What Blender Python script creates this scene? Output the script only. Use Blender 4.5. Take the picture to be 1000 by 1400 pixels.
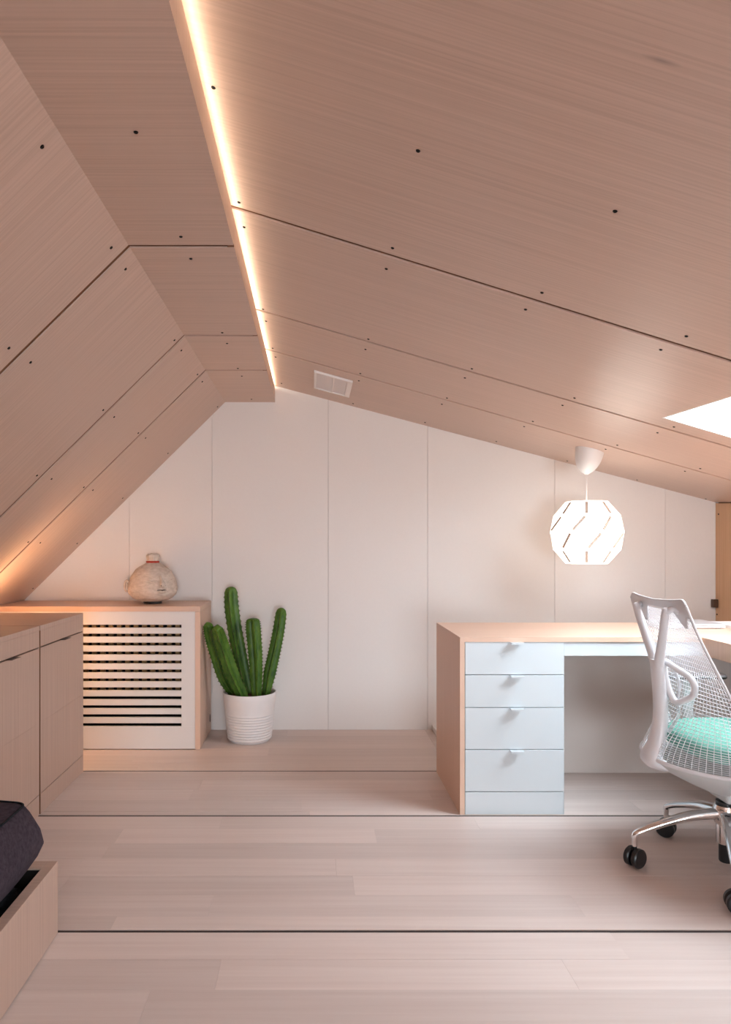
import bpy, bmesh, math, random
from mathutils import Vector, Matrix
random.seed(7)
for o in list(bpy.data.objects):
    bpy.data.objects.remove(o, do_unlink=True)
scene = bpy.context.scene
COL = scene.collection
PI = math.pi

# ------------------------------------------------------------------ camera
F, VX, VY, CH = 950.0, 428.0, 745.0, 1.13       # focal (px), vanishing point (px), camera height (m)
cam = bpy.data.cameras.new('camera')
cam.sensor_fit = 'VERTICAL'
cam.sensor_height = 36.0
cam.sensor_width = 36.0 * 1000 / 1400
cam.lens = F / 1400 * 36.0
cam.shift_x = (500 - VX) / 1400
cam.shift_y = (VY - 700) / 1400
cam.clip_start = 0.02
cam_o = bpy.data.objects.new('camera', cam)
COL.objects.link(cam_o)
cam_o.location = (0, 0, CH)
cam_o.rotation_euler = (PI / 2, 0, 0)
scene.camera = cam_o

# ------------------------------------------------------------------ light
SKY = 16.0
LED_COVE = 10.0
LED_GAP = 62.0
LAMP = 2.0
w = bpy.data.worlds.new('sky')
scene.world = w
w.use_nodes = True
bgn = w.node_tree.nodes['Background']
bgn.inputs['Color'].default_value = (0.82, 0.91, 1.0, 1)
bgn.inputs['Strength'].default_value = SKY
vs = scene.view_settings
vs.view_transform = 'Standard'
vs.look = 'None'
vs.gamma = 1.0
vs.use_curve_mapping = False
vs.exposure = 1.0


def portal(loc, rot, sx, sy):
    l = bpy.data.lights.new('sky_portal', 'AREA')
    l.shape = 'RECTANGLE'
    l.size, l.size_y = sx, sy
    l.cycles.is_portal = True
    o = bpy.data.objects.new('sky_portal', l)
    COL.objects.link(o)
    o.location, o.rotation_euler = loc, rot
    return o


# ------------------------------------------------------------------ helpers
def P(px, py, Y):
    return Vector(((px - VX) * Y / F, Y, CH - (py - VY) * Y / F))


def tag(o, label=None, cat=None, group=None, kind=None):
    if label: o['label'] = label
    if cat: o['category'] = cat
    if group: o['group'] = group
    if kind: o['kind'] = kind
    return o


def link(o, parent=None):
    COL.objects.link(o)
    if parent: o.parent = parent
    return o


def empty(name, loc=(0, 0, 0), rz=0):
    o = bpy.data.objects.new(name, None)
    o.empty_display_size = 0.05
    o.location = loc
    o.rotation_euler = (0, 0, rz)
    return link(o)


def mesh_obj(name, verts, faces, mat, parent=None, smooth=False):
    me = bpy.data.meshes.new(name)
    me.from_pydata([tuple(v) for v in verts], [], faces)
    me.update()
    bm = bmesh.new(); bm.from_mesh(me)
    bmesh.ops.recalc_face_normals(bm, faces=bm.faces)
    bm.to_mesh(me); bm.free()
    if smooth:
        for p in me.polygons: p.use_smooth = True
    if mat: me.materials.append(mat)
    return link(bpy.data.objects.new(name, me), parent)


def bm_obj(name, bm, mat, parent=None, smooth=False, angle=None):
    bmesh.ops.recalc_face_normals(bm, faces=bm.faces)
    me = bpy.data.meshes.new(name)
    bm.to_mesh(me); bm.free()
    if smooth:
        for p in me.polygons: p.use_smooth = True
    if angle:
        try: me.set_sharp_from_angle(angle=math.radians(angle))
        except Exception: pass
    if mat: me.materials.append(mat)
    return link(bpy.data.objects.new(name, me), parent)


def bm_box(bm, x0, x1, y0, y1, z0, z1, bevel=0, seg=1):
    vs_ = [bm.verts.new((x, y, z)) for x in (x0, x1) for y in (y0, y1) for z in (z0, z1)]
    f = [(0, 1, 3, 2), (4, 6, 7, 5), (0, 4, 5, 1), (2, 3, 7, 6), (0, 2, 6, 4), (1, 5, 7, 3)]
    fs = [bm.faces.new([vs_[i] for i in q]) for q in f]
    if bevel:
        es = list({e for fc in fs for e in fc.edges})
        bmesh.ops.bevel(bm, geom=es, offset=bevel, segments=seg, affect='EDGES', profile=0.5)


def box(name, x0, x1, y0, y1, z0, z1, mat, parent=None, bevel=0, seg=1, off=(0, 0, 0)):
    bm = bmesh.new()
    bm_box(bm, x0 - off[0], x1 - off[0], y0 - off[1], y1 - off[1], z0 - off[2], z1 - off[2], bevel, seg)
    return bm_obj(name, bm, mat, parent)


def prism(bm, poly, axis, a, b):
    """poly: list of 2D points; extruded from a to b along axis (0,1,2)."""
    def mk(p, t):
        if axis == 0: return (t, p[0], p[1])
        if axis == 1: return (p[0], t, p[1])
        return (p[0], p[1], t)
    A = [bm.verts.new(mk(p, a)) for p in poly]
    B = [bm.verts.new(mk(p, b)) for p in poly]
    bm.faces.new(A); bm.faces.new(B[::-1])
    n = len(poly)
    for i in range(n):
        bm.faces.new([A[i], A[(i + 1) % n], B[(i + 1) % n], B[i]])


def lathe(bm, prof, segs=32, center=(0, 0, 0), fn=None):
    rings = []
    for (r, z) in prof:
        if r < 1e-6:
            rings.append([bm.verts.new((center[0], center[1], center[2] + z))])
        else:
            ring = []
            for i in range(segs):
                a = 2 * PI * i / segs
                k = fn(a, r, z) if fn else 1.0
                ring.append(bm.verts.new((center[0] + r * k * math.cos(a), center[1] + r * k * math.sin(a), center[2] + z)))
            rings.append(ring)
    for A, B in zip(rings, rings[1:]):
        if len(A) == 1 and len(B) == 1: continue
        for i in range(segs):
            j = (i + 1) % segs
            if len(A) == 1: bm.faces.new([A[0], B[i], B[j]])
            elif len(B) == 1: bm.faces.new([A[i], A[j], B[0]])
            else: bm.faces.new([A[i], A[j], B[j], B[i]])
    return rings


def catmull(pts, n=8, closed=False):
    P_ = [Vector(p) for p in pts]
    out = []
    m = len(P_)
    rng = m if closed else m - 1
    for i in range(rng):
        if closed:
            p0, p1, p2, p3 = P_[(i - 1) % m], P_[i], P_[(i + 1) % m], P_[(i + 2) % m]
        else:
            p0, p1, p2, p3 = P_[max(i - 1, 0)], P_[i], P_[i + 1], P_[min(i + 2, m - 1)]
        for k in range(n):
            t = k / n
            out.append(0.5 * ((2 * p1) + (p2 - p0) * t + (2 * p0 - 5 * p1 + 4 * p2 - p3) * t * t + (3 * p1 - p0 - 3 * p2 + p3) * t ** 3))
    if not closed: out.append(P_[-1])
    return out


def sweep(bm, path, radii, segs=10, closed=False, ref=Vector((0, 1, 0)), caps=True):
    """radii: list of (ra, rb) or floats; a along ref-ish, b along the other normal."""
    n = len(path)
    rings = []
    for i, p in enumerate(path):
        if closed: t = path[(i + 1) % n] - path[(i - 1) % n]
        else: t = path[min(i + 1, n - 1)] - path[max(i - 1, 0)]
        t.normalize()
        a = ref - t * ref.dot(t)
        if a.length < 1e-4:
            q = Vector((1, 0, 0)); a = q - t * q.dot(t)
        a.normalize()
        b = t.cross(a)
        r = radii[i] if isinstance(radii, list) else radii
        ra, rb = r if isinstance(r, tuple) else (r, r)
        rings.append([bm.verts.new(p + a * ra * math.cos(2 * PI * k / segs) + b * rb * math.sin(2 * PI * k / segs)) for k in range(segs)])
    m = n if closed else n - 1
    for i in range(m):
        A, B = rings[i], rings[(i + 1) % n]
        for k in range(segs):
            bm.faces.new([A[k], A[(k + 1) % segs], B[(k + 1) % segs], B[k]])
    if not closed and caps:
        bm.faces.new(rings[0][::-1]); bm.faces.new(rings[-1])
    return rings


def lerp_list(vals, n):
    out = []
    for i in range(n):
        t = i / (n - 1) * (len(vals) - 1)
        k = min(int(t), len(vals) - 2)
        f = t - k
        a, b = vals[k], vals[k + 1]
        if isinstance(a, tuple): out.append(tuple(a[j] * (1 - f) + b[j] * f for j in range(len(a))))
        else: out.append(a * (1 - f) + b * f)
    return out


# ------------------------------------------------------------------ materials
def principled(name, color, rough=0.5, metal=0.0, spec=0.5, emit=None, estr=0.0, coat=0.0):
    m = bpy.data.materials.new(name)
    m.use_nodes = True
    b = m.node_tree.nodes['Principled BSDF']
    b.inputs['Base Color'].default_value = (*color, 1)
    b.inputs['Roughness'].default_value = rough
    b.inputs['Metallic'].default_value = metal
    b.inputs['Specular IOR Level'].default_value = spec
    b.inputs['Coat Weight'].default_value = coat
    if emit:
        b.inputs['Emission Color'].default_value = (*emit, 1)
        b.inputs['Emission Strength'].default_value = estr
    return m


def noise_mat(name, c0, c1, scale, rough=0.5, spec=0.5, bump=0.0, detail=6.0, obj_random=0.0, lo=0.35, hi=0.65, rrange=0.0, coat=0.0, metal=0.0):
    m = principled(name, c0, rough, metal, spec, coat=coat)
    nt = m.node_tree
    N, L = nt.nodes, nt.links
    b = N['Principled BSDF']
    tc = N.new('ShaderNodeTexCoord')
    mp = N.new('ShaderNodeMapping')
    mp.inputs['Scale'].default_value = scale
    L.new(tc.outputs['Object'], mp.inputs['Vector'])
    vec = mp.outputs['Vector']
    oi = None
    if obj_random:
        oi = N.new('ShaderNodeObjectInfo')
        mu = N.new('ShaderNodeMath'); mu.operation = 'MULTIPLY'; mu.inputs[1].default_value = 37.0
        L.new(oi.outputs['Random'], mu.inputs[0])
        ad = N.new('ShaderNodeVectorMath'); ad.operation = 'ADD'
        L.new(vec, ad.inputs[0]); L.new(mu.outputs[0], ad.inputs[1])
        vec = ad.outputs[0]
    n1 = N.new('ShaderNodeTexNoise')
    n1.inputs['Scale'].default_value = 1.0
    n1.inputs['Detail'].default_value = detail
    n1.inputs['Roughness'].default_value = 0.6
    L.new(vec, n1.inputs['Vector'])
    cr = N.new('ShaderNodeValToRGB')
    cr.color_ramp.elements[0].position = lo
    cr.color_ramp.elements[1].position = hi
    cr.color_ramp.elements[0].color = (*c0, 1)
    cr.color_ramp.elements[1].color = (*c1, 1)
    L.new(n1.outputs['Fac'], cr.inputs['Fac'])
    col = cr.outputs['Color']
    if obj_random:
        hs = N.new('ShaderNodeHueSaturation')
        mr = N.new('ShaderNodeMapRange')
        mr.inputs['To Min'].default_value = 1 - obj_random
        mr.inputs['To Max'].default_value = 1 + obj_random
        L.new(oi.outputs['Random'], mr.inputs['Value'])
        L.new(mr.outputs['Result'], hs.inputs['Value'])
        L.new(col, hs.inputs['Color'])
        col = hs.outputs['Color']
    L.new(col, b.inputs['Base Color'])
    if rrange:
        r = N.new('ShaderNodeMapRange')
        r.inputs['To Min'].default_value = rough - rrange
        r.inputs['To Max'].default_value = rough + rrange
        L.new(n1.outputs['Fac'], r.inputs['Value'])
        L.new(r.outputs['Result'], b.inputs['Roughness'])
    if bump:
        bp = N.new('ShaderNodeBump')
        bp.inputs['Strength'].default_value = bump
        bp.inputs['Distance'].default_value = 0.002
        L.new(n1.outputs['Fac'], bp.inputs['Height'])
        L.new(bp.outputs['Normal'], b.inputs['Normal'])
    return m


def emission(name, color, strength):
    m = bpy.data.materials.new(name)
    m.use_nodes = True
    nt = m.node_tree
    nt.nodes.remove(nt.nodes['Principled BSDF'])
    e = nt.nodes.new('ShaderNodeEmission')
    e.inputs['Color'].default_value = (*color, 1)
    e.inputs['Strength'].default_value = strength
    nt.links.new(e.outputs[0], nt.nodes['Material Output'].inputs['Surface'])
    return m


def thin_glass(name):
    m = bpy.data.materials.new(name)
    m.use_nodes = True
    nt = m.node_tree
    nt.nodes.remove(nt.nodes['Principled BSDF'])
    t = nt.nodes.new('ShaderNodeBsdfTransparent'); t.inputs[0].default_value = (0.96, 0.98, 0.98, 1)
    g = nt.nodes.new('ShaderNodeBsdfGlossy'); g.inputs['Roughness'].default_value = 0.02
    mx = nt.nodes.new('ShaderNodeMixShader'); mx.inputs[0].default_value = 0.06
    nt.links.new(t.outputs[0], mx.inputs[1]); nt.links.new(g.outputs[0], mx.inputs[2])
    nt.links.new(mx.outputs[0], nt.nodes['Material Output'].inputs['Surface'])
    return m


M = {}
M['veneer'] = noise_mat('ceiling_veneer', (0.55, 0.385, 0.305), (0.645, 0.465, 0.38), (1.2, 170, 1.2), rough=0.36, spec=0.5, bump=0.04, rrange=0.04)
M['cabinet_veneer'] = noise_mat('cabinet_veneer', (0.50, 0.345, 0.275), (0.58, 0.41, 0.33), (1.5, 110, 1.5), rough=0.42, spec=0.4, bump=0.02)
M['desk_veneer'] = noise_mat('desk_veneer', (0.71, 0.475, 0.355), (0.77, 0.53, 0.405), (1.5, 110, 1.5), rough=0.4, spec=0.4, bump=0.02)
M['wall_veneer'] = noise_mat('wall_veneer', (0.58, 0.34, 0.19), (0.66, 0.40, 0.24), (1.5, 120, 1.5), rough=0.42, spec=0.4, bump=0.02)
M['oak'] = noise_mat('oak_floor', (0.665, 0.55, 0.505), (0.725, 0.615, 0.57), (1.2, 45, 10), rough=0.38, spec=0.4, bump=0.01, obj_random=0.08, rrange=0.05)
M['pale_panel'] = noise_mat('pale_panel', (0.84, 0.76, 0.71), (0.86, 0.78, 0.73), (1.5, 90, 1.5), rough=0.3, spec=0.5, bump=0.01)
M['groove'] = principled('groove_brown', (0.22, 0.10, 0.05), 0.8)
M['floor_groove'] = principled('floor_groove', (0.045, 0.03, 0.028), 0.8)
M['wall'] = noise_mat('wall_white', (0.80, 0.75, 0.725), (0.81, 0.76, 0.735), (60, 60, 60), rough=0.55, spec=0.3, bump=0.01)
M['seam'] = principled('seam_grey', (0.40, 0.36, 0.34), 0.8)
M['white_lacquer'] = principled('white_lacquer', (0.63, 0.68, 0.71), 0.35, spec=0.5)
M['white_paint'] = principled('white_paint', (0.75, 0.71, 0.69), 0.5)
M['white_plastic'] = principled('white_plastic', (0.82, 0.80, 0.80), 0.4)
M['screw'] = principled('black_screw', (0.008, 0.007, 0.007), 0.35, metal=0.6)
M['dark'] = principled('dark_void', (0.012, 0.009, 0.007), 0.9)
M['brass'] = principled('brass_fin', (0.35, 0.22, 0.11), 0.45, metal=0.8)
M['bronze'] = principled('bronze_tab', (0.06, 0.04, 0.03), 0.35, metal=0.7)
M['latch'] = principled('latch_brown', (0.10, 0.055, 0.035), 0.4, metal=0.4)
M['glass'] = thin_glass('window_glass')
M['led'] = emission('warm_led', (1.0, 0.83, 0.62), LED_COVE)
M['led2'] = emission('warm_led_gap', (1.0, 0.62, 0.32), LED_GAP)
M['chair_white'] = principled('chair_white', (0.70, 0.68, 0.70), 0.38, spec=0.5)
M['chair_grey'] = principled('chair_grey', (0.60, 0.61, 0.61), 0.4)
M['chair_mesh'] = principled('chair_mesh', (0.80, 0.79, 0.82), 0.4, spec=0.4)
M['mint'] = noise_mat('mint_fabric', (0.105, 0.28, 0.225), (0.145, 0.34, 0.275), (180, 180, 180), rough=0.9, spec=0.2, bump=0.3)
M['chrome'] = principled('chrome', (0.86, 0.86, 0.87), 0.10, metal=1.0)
M['black_plastic'] = principled('black_plastic', (0.012, 0.012, 0.013), 0.35)
M['arm_pad'] = principled('arm_pad', (0.06, 0.05, 0.048), 0.4)
M['fabric_dark'] = noise_mat('plum_fabric', (0.034, 0.025, 0.035), (0.075, 0.058, 0.075), (90, 90, 90), rough=0.95, spec=0.15, bump=0.35, lo=0.3, hi=0.75)
M['fabric_black'] = noise_mat('teal_black_fabric', (0.008, 0.010, 0.013), (0.022, 0.026, 0.032), (60, 60, 60), rough=0.95, spec=0.15, bump=0.3)
M['pot'] = noise_mat('pot_white', (0.82, 0.79, 0.79), (0.85, 0.82, 0.82), (8, 8, 8), rough=0.45, bump=0.02)
M['soil'] = noise_mat('soil', (0.05, 0.025, 0.015), (0.20, 0.10, 0.06), (90, 90, 90), rough=0.95, bump=0.8)
M['cactus'] = noise_mat('cactus_green', (0.026, 0.085, 0.008), (0.10, 0.205, 0.022), (22, 22, 12), rough=0.45, spec=0.4, bump=0.15)
M['spine'] = principled('cactus_spine', (0.16, 0.11, 0.05), 0.7)
M['ceramic'] = noise_mat('rough_ceramic', (0.56, 0.45, 0.37), (0.70, 0.59, 0.51), (35, 35, 80), rough=0.85, spec=0.2, bump=0.9, lo=0.3, hi=0.6)
M['red'] = principled('red_cord', (0.42, 0.03, 0.015), 0.7)
M['black_wood_and_shade'] = principled('black_wood_and_shade', (0.015, 0.008, 0.006), 0.4)  # wood of the vase stand, also the painted shade on its face
M['silver'] = principled('silver_aluminium', (0.70, 0.70, 0.72), 0.35, metal=0.5)
M['paper'] = principled('white_paper', (0.85, 0.85, 0.85), 0.6)
M['shade'] = emission('lamp_shade_glow', (1.0, 0.93, 0.84), LAMP)
M['slot'] = principled('shade_slot', (0.70, 0.57, 0.48), 0.7)
M['vent'] = principled('vent_white', (0.84, 0.79, 0.77), 0.4)
M['vent_inset'] = principled('vent_inset', (0.70, 0.64, 0.63), 0.35)

# ------------------------------------------------------------------ room geometry
YB = 4.25                       # end wall
YF = -4.0                       # wall behind the camera
JY = [YF, -2.89, -1.66, -0.43, 0.80, 2.033, 2.90, 3.474, YB]   # panel joints round the room
XL0, ZL0, SL = -0.537, 2.003, 0.985     # left slope: starts at flat ceiling, falls to the left
XLIP = -0.231
XR = 2.463                      # right knee wall
_kn = [(YF, .916, .3095), (2.033, .916, .3095), (2.90, .914, .291), (3.474, .913, .2825), (YB, .912, .2645)]


def cs(y):
    for (a, c0, s0), (b, c1, s1) in zip(_kn, _kn[1:]):
        if y <= b:
            t = (y - a) / (b - a)
            return c0 + (c1 - c0) * t, s0 + (s1 - s0) * t
    return _kn[-1][1], _kn[-1][2]


def ZR(x, y):
    c, s = cs(y)
    return CH + c - s * x


def ZL(x, y):
    return ZL0 + SL * (x - XL0)


def surf_panel(name, zf, xs, ys, thick, mat, parent, skip=()):
    """A panel on the surface z = zf(x, y), solid, thickness above."""
    V, Fc, idx = [], [], {}
    for i, x in enumerate(xs):
        for j, y in enumerate(ys):
            idx[i, j, 0] = len(V); V.append((x, y, zf(x, y)))
            idx[i, j, 1] = len(V); V.append((x, y, zf(x, y) + thick))
    cells = [(i, j) for i in range(len(xs) - 1) for j in range(len(ys) - 1) if (i, j) not in skip]
    cset = set(cells)
    for i, j in cells:
        Fc.append((idx[i, j, 0], idx[i + 1, j, 0], idx[i + 1, j + 1, 0], idx[i, j + 1, 0]))
        Fc.append((idx[i, j, 1], idx[i, j + 1, 1], idx[i + 1, j + 1, 1], idx[i + 1, j, 1]))
        for (di, dj, a, b) in ((-1, 0, (0, 0), (0, 1)), (1, 0, (1, 0), (1, 1)), (0, -1, (0, 0), (1, 0)), (0, 1, (0, 1), (1, 1))):
            if (i + di, j + dj) not in cset:
                p, q = (i + a[0], j + a[1]), (i + b[0], j + b[1])
                Fc.append((idx[p[0], p[1], 0], idx[q[0], q[1], 0], idx[q[0], q[1], 1], idx[p[0], p[1], 1]))
    return mesh_obj(name, V, Fc, mat, parent)


# skylight opening in the right slope
SX0, SX1, SY0, SY1 = 1.39, 2.30, 1.95, 2.765
_sx, _sy = 0.5 * (SX0 + SX1), 0.5 * (SY0 + SY1)
portal((_sx + 0.27 * 0.222, _sy, ZR(_sx, _sy) + 0.96 * 0.222), (0, math.radians(16.5), 0), SX1 - SX0 + .04, SY1 - SY0 + .02)
WX0, WX1, WZ0, WZ1 = -0.30, 1.50, 0.06, 1.25  # unseen window behind the camera, placed and sized for the light it gives
portal((0.5 * (WX0 + WX1), YF - 0.05, 0.5 * (WZ0 + WZ1)), (PI / 2, 0, 0), WX1 - WX0, WZ1 - WZ0)

# ceiling: brown backing layer behind the panel joints, panels as parts
ceil = empty('ceiling')
tag(ceil, 'pinkish wood veneer panelled attic ceiling with dark joints and black screws', 'ceiling', kind='structure')
GAP = 0.0105
PT = 0.006
panels = {'L': [], 'F': [], 'R': []}
HM = 0.06      # the backing is cut back further round the skylight
XS = sorted([-0.50 + 0.135 * k for k in range(22)] + [SX0, SX1, SX0 - HM, SX1 + HM, XR])
for k, (a, b) in enumerate(zip(JY, JY[1:])):
    a_, b_ = a + (GAP if k else 0), b - (GAP if k < len(JY) - 2 else 0)
    p = surf_panel('slope_panel', ZL, [-1.86, XL0], [a_, b_], PT, M['veneer'], ceil)
    panels['L'].append((a, b, p))
    p = surf_panel('flat_panel', lambda x, y: ZL0, [XL0, XLIP - 0.018], [a_, b_], PT, M['veneer'], ceil)
    panels['F'].append((a, b, p))
    box('lip_board', XLIP - 0.018, XLIP, a + 0.0007, b - 0.0007, ZL0 - 0.0005, 2.0877, M['veneer'], ceil)
    if k: box('joint_inlay', XLIP - 0.0185, XLIP + 0.0003, a - GAP, a + GAP * 0.15, ZL0 - 0.0009, ZL0 + 0.004, M['groove'], ceil)
    xs, ys, skip = XS, [a_, b_], set()
    if a < SY1 and b > SY0:
        lo, hi = max(a_, SY0), min(b_, SY1)
        ys = sorted({a_, b_, lo, hi})
        for j in range(len(ys) - 1):
            if ys[j] >= SY0 - 1e-6 and ys[j + 1] <= SY1 + 1e-6: skip |= {(i, j) for i in range(len(XS) - 1) if XS[i] >= SX0 - 1e-6 and XS[i + 1] <= SX1 + 1e-6}
    p = surf_panel('slope_panel', ZR, xs, ys, PT, M['veneer'], ceil, skip)
    panels['R'].append((a, b, p))
kys = sorted(set([YF - 0.03] + [y for y in JY] + [SY0 - HM, SY1 + HM, YB + 0.03]))
XB = XS + [XR + 0.06]
skipb = {(i, j) for j in range(len(kys) - 1) for i in range(len(XB) - 1) if kys[j] >= SY0 - HM - 1e-6 and kys[j + 1] <= SY1 + HM + 1e-6
         and XB[i] >= SX0 - HM - 1e-6 and XB[i + 1] <= SX1 + HM + 1e-6}
surf_panel('backing_board', lambda x, y: ZR(x, y) + PT + 0.001, XB, kys, 0.03, M['groove'], ceil, skipb)
surf_panel('backing_board', lambda x, y: ZL(x, y) + PT + 0.001, [-1.92, XL0 + 0.03], [YF - 0.03, YB + 0.03], 0.03, M['groove'], ceil)
surf_panel('backing_board', lambda x, y: ZL0 + PT + 0.001, [XL0 - 0.03, XLIP - 0.022], [YF, YB], 0.012, M['groove'], ceil)
box('cove_back', -0.53, -0.505, YF, YB, ZL0 + 0.032, 2.22, M['veneer'], ceil)

# a dark scuff on the large sloping panel


def add_scuff(mat, c):
    nt = mat.node_tree
    N, L = nt.nodes, nt.links
    b = N['Principled BSDF']
    src = b.inputs['Base Color'].links[0].from_socket
    tc = N.new('ShaderNodeTexCoord')
    sub = N.new('ShaderNodeVectorMath'); sub.operation = 'SUBTRACT'; sub.inputs[1].default_value = c
    mul = N.new('ShaderNodeVectorMath'); mul.operation = 'MULTIPLY'; mul.inputs[1].default_value = (1 / 0.034, 1 / 0.0075, 0.0)
    ln = N.new('ShaderNodeVectorMath'); ln.operation = 'LENGTH'
    mr = N.new('ShaderNodeMapRange')
    mr.inputs['From Min'].default_value = 0.1; mr.inputs['From Max'].default_value = 1.0
    mr.inputs['To Min'].default_value = 0.42; mr.inputs['To Max'].default_value = 0.0
    mx = N.new('ShaderNodeMix'); mx.data_type = 'RGBA'
    L.new(tc.outputs['Object'], sub.inputs[0]); L.new(sub.outputs[0], mul.inputs[0]); L.new(mul.outputs[0], ln.inputs[0])
    L.new(ln.outputs['Value'], mr.inputs['Value']); L.new(mr.outputs['Result'], mx.inputs[0])
    L.new(src, mx.inputs[6]); mx.inputs[7].default_value = (0.10, 0.085, 0.085, 1)
    L.new(mx.outputs[2], b.inputs['Base Color'])


# screws, back-projected from the photograph onto the panel surfaces
bm = bmesh.new()
lathe(bm, [(0, 0.0022), (0.0016, 0.0010), (0.0034, 0.0024), (0.0046, 0.0018), (0.0052, 0.0), (0.0052, -0.004), (0, -0.004)], 10)
screw_me = bpy.data.meshes.new('screw')
bm.to_mesh(screw_me); bm.free()
screw_me.materials.append(M['screw'])


def put_screw(p, n, parent):
    o = bpy.data.objects.new('screw', screw_me)
    o.location = p
    o.rotation_euler = n.to_track_quat('Z', 'Y').to_euler()
    link(o, parent)


def hit(px, py, zf):
    lo, hi = 0.9, 6.0
    f = lambda Y: P(px, py, Y).z - zf(P(px, py, Y).x, Y)
    for _ in range(60):
        mid = 0.5 * (lo + hi)
        if f(mid) * f(lo) > 0: lo = mid
        else: hi = mid
    return P(px, py, lo)


add_scuff(M['veneer'], hit(905, 83, ZR))


def place(lst, key, zf, n):
    for px, py in lst:
        p = hit(px, py, zf)
        for a, b, pn in panels[key]:
            if a <= p.y < b:
                p.y = min(max(p.y, a + 0.022), b - 0.022)
                p.z = zf(p.x, p.y)
                put_screw(p, n, pn)


place([(292, 119.5), (327, 276.5), (334, 310.5), (572, 206), (841.5, 288.5), (537, 339), (528.5, 367.5), (741.5, 400), (719, 423), (939, 459.5), (904, 478),
       (504, 463.5), (500, 477.5), (645.5, 504), (636, 516.5), (786, 544), (769.5, 554), (922, 583.5), (899.5, 591.5), (611.5, 544), (604.5, 552.5), (729, 576),
       (717, 583), (844.5, 608.5), (828.5, 614), (958, 640.5), (937, 644), (581.5, 577.5), (679, 603.5), (776, 630), (871.5, 656), (965.5, 682),
       (360, 422.6), (364, 439), (373, 476), (377, 488), (493, 510.5), (491, 520.5), (483, 551.7), (385, 524)], 'R', ZR, Vector((-.27, 0, -1)).normalized())
place([(186, 180.5), (247.5, 323.5), (261, 353.5), (304, 454.7), (310.6, 469.4), (325.4, 503.6), (330.8, 514), (344, 545.7)], 'F', lambda x, y: ZL0, Vector((0, 0, -1)))
place([(57.5, 200.5), (152, 338.5), (171.6, 367.8), (12, 475.8), (41.7, 495.3), (238.5, 465), (248, 479), (270, 511.8), (276.6, 521.7), (141, 560.5), (156, 570),
       (189, 592), (199, 598.7), (50.4, 650), (70.4, 654.7), (114.5, 666), (127, 670), (229.6, 619.7), (167.7, 681), (105.4, 743), (45, 804.5), (38.5, 741), (55, 742),
       (297.5, 556)], 'L', ZL, Vector((0.7, 0, -0.71)))

# LED strip lying on top of the lip board inside the cove
led = box('led_strip', XLIP - 0.018, XLIP - 0.016, 0.02 + YF, YB - 0.02, 2.0878, 2.0975, M['led'])
tag(led, 'long warm white LED strip hidden on the edge of the ceiling cove', 'light strip')

# ---- end wall
wall = empty('wall_back', (0, YB, 0))
tag(wall, 'off-white panelled gable end wall with thin vertical seams', 'wall', kind='structure')


def top_profile(x):
    if x <= XL0: return ZL(x, YB)
    if x < -0.5: return ZL0
    return ZR(x, YB)


def wall_strip(name, xa, xb, y0, y1, mat, parent, extra=0.0, z0=0.0):
    xs = sorted({xa, xb} | {x for x in (XL0, -0.5001, -0.4999) if xa < x < xb})
    top = [(x, top_profile(x) + extra) for x in xs]
    poly = [(xa, z0), (xb, z0)] + [(x, z) for x, z in reversed(top)]
    bm = bmesh.new()
    prism(bm, poly, 1, y0, y1)
    return bm_obj(name, bm, mat, parent)


wx = [-1.86] + [(p - VX) * YB / F for p in (177, 290, 449, 585, 759, 910)] + [XR + 0.05]
for a, b in zip(wx, wx[1:]):
    wall_strip('wall_panel', a + 0.0009, b - 0.0009, 0.0, 0.018, M['wall'], wall, 0.045)
wall_strip('backing_board', -1.9, XR + 0.06, 0.019, 0.05, M['seam'], wall, 0.05, -0.05)

# ---- right knee wall in wood veneer
wr = empty('wall_right', (XR, 0, 0))
tag(wr, 'low warm wood veneer side wall below the sloping ceiling', 'wall', kind='structure')
ry = [YF, -2.89, -1.66, -0.43, 0.80, 2.033, 2.90, 3.474, YB]
for a, b in zip(ry, ry[1:]):
    bm = bmesh.new()
    prism(bm, [(a + 0.003, 0.0), (b - 0.003, 0.0), (b - 0.003, ZR(XR, b) - 0.006), (a + 0.003, ZR(XR, a) - 0.006)], 0, 0.0, 0.018)
    pn = bm_obj('wall_panel', bm, M['wall_veneer'], wr)
    if b > 3.5:
        for px, py in ((983, 703), (981, 840)):
            Y = XR * F / (px - VX)
            s = bpy.data.objects.new('screw', screw_me)
            s.location = (0, Y, P(px, py, Y).z)
            s.rotation_euler = (0, -PI / 2, 0)
            link(s, pn)
bm = bmesh.new()
prism(bm, [(YF, 0.0), (YB, 0.0), (YB, ZR(XR, YB) + 0.02), (2.033, ZR(XR, 2.033) + 0.02), (YF, ZR(XR, YF) + 0.02)], 0, 0.019, 0.05)
bm_obj('backing_board', bm, M['groove'], wr)
la = box('latch', -0.030, -0.001, YB - 0.035, YB - 0.004, P(971, 830, YB).z, P(971, 819, YB).z, M['latch'], wr, 0.002)
la['label'] = 'dark brown metal latch'

# ---- left knee wall (behind the cabinets)
wl = box('wall_left', -1.86, -1.80, YF, YB, 0.0, 0.74, M['wall_veneer'])
tag(wl, 'low wooden knee wall behind the cabinets', 'wall', kind='structure')

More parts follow.
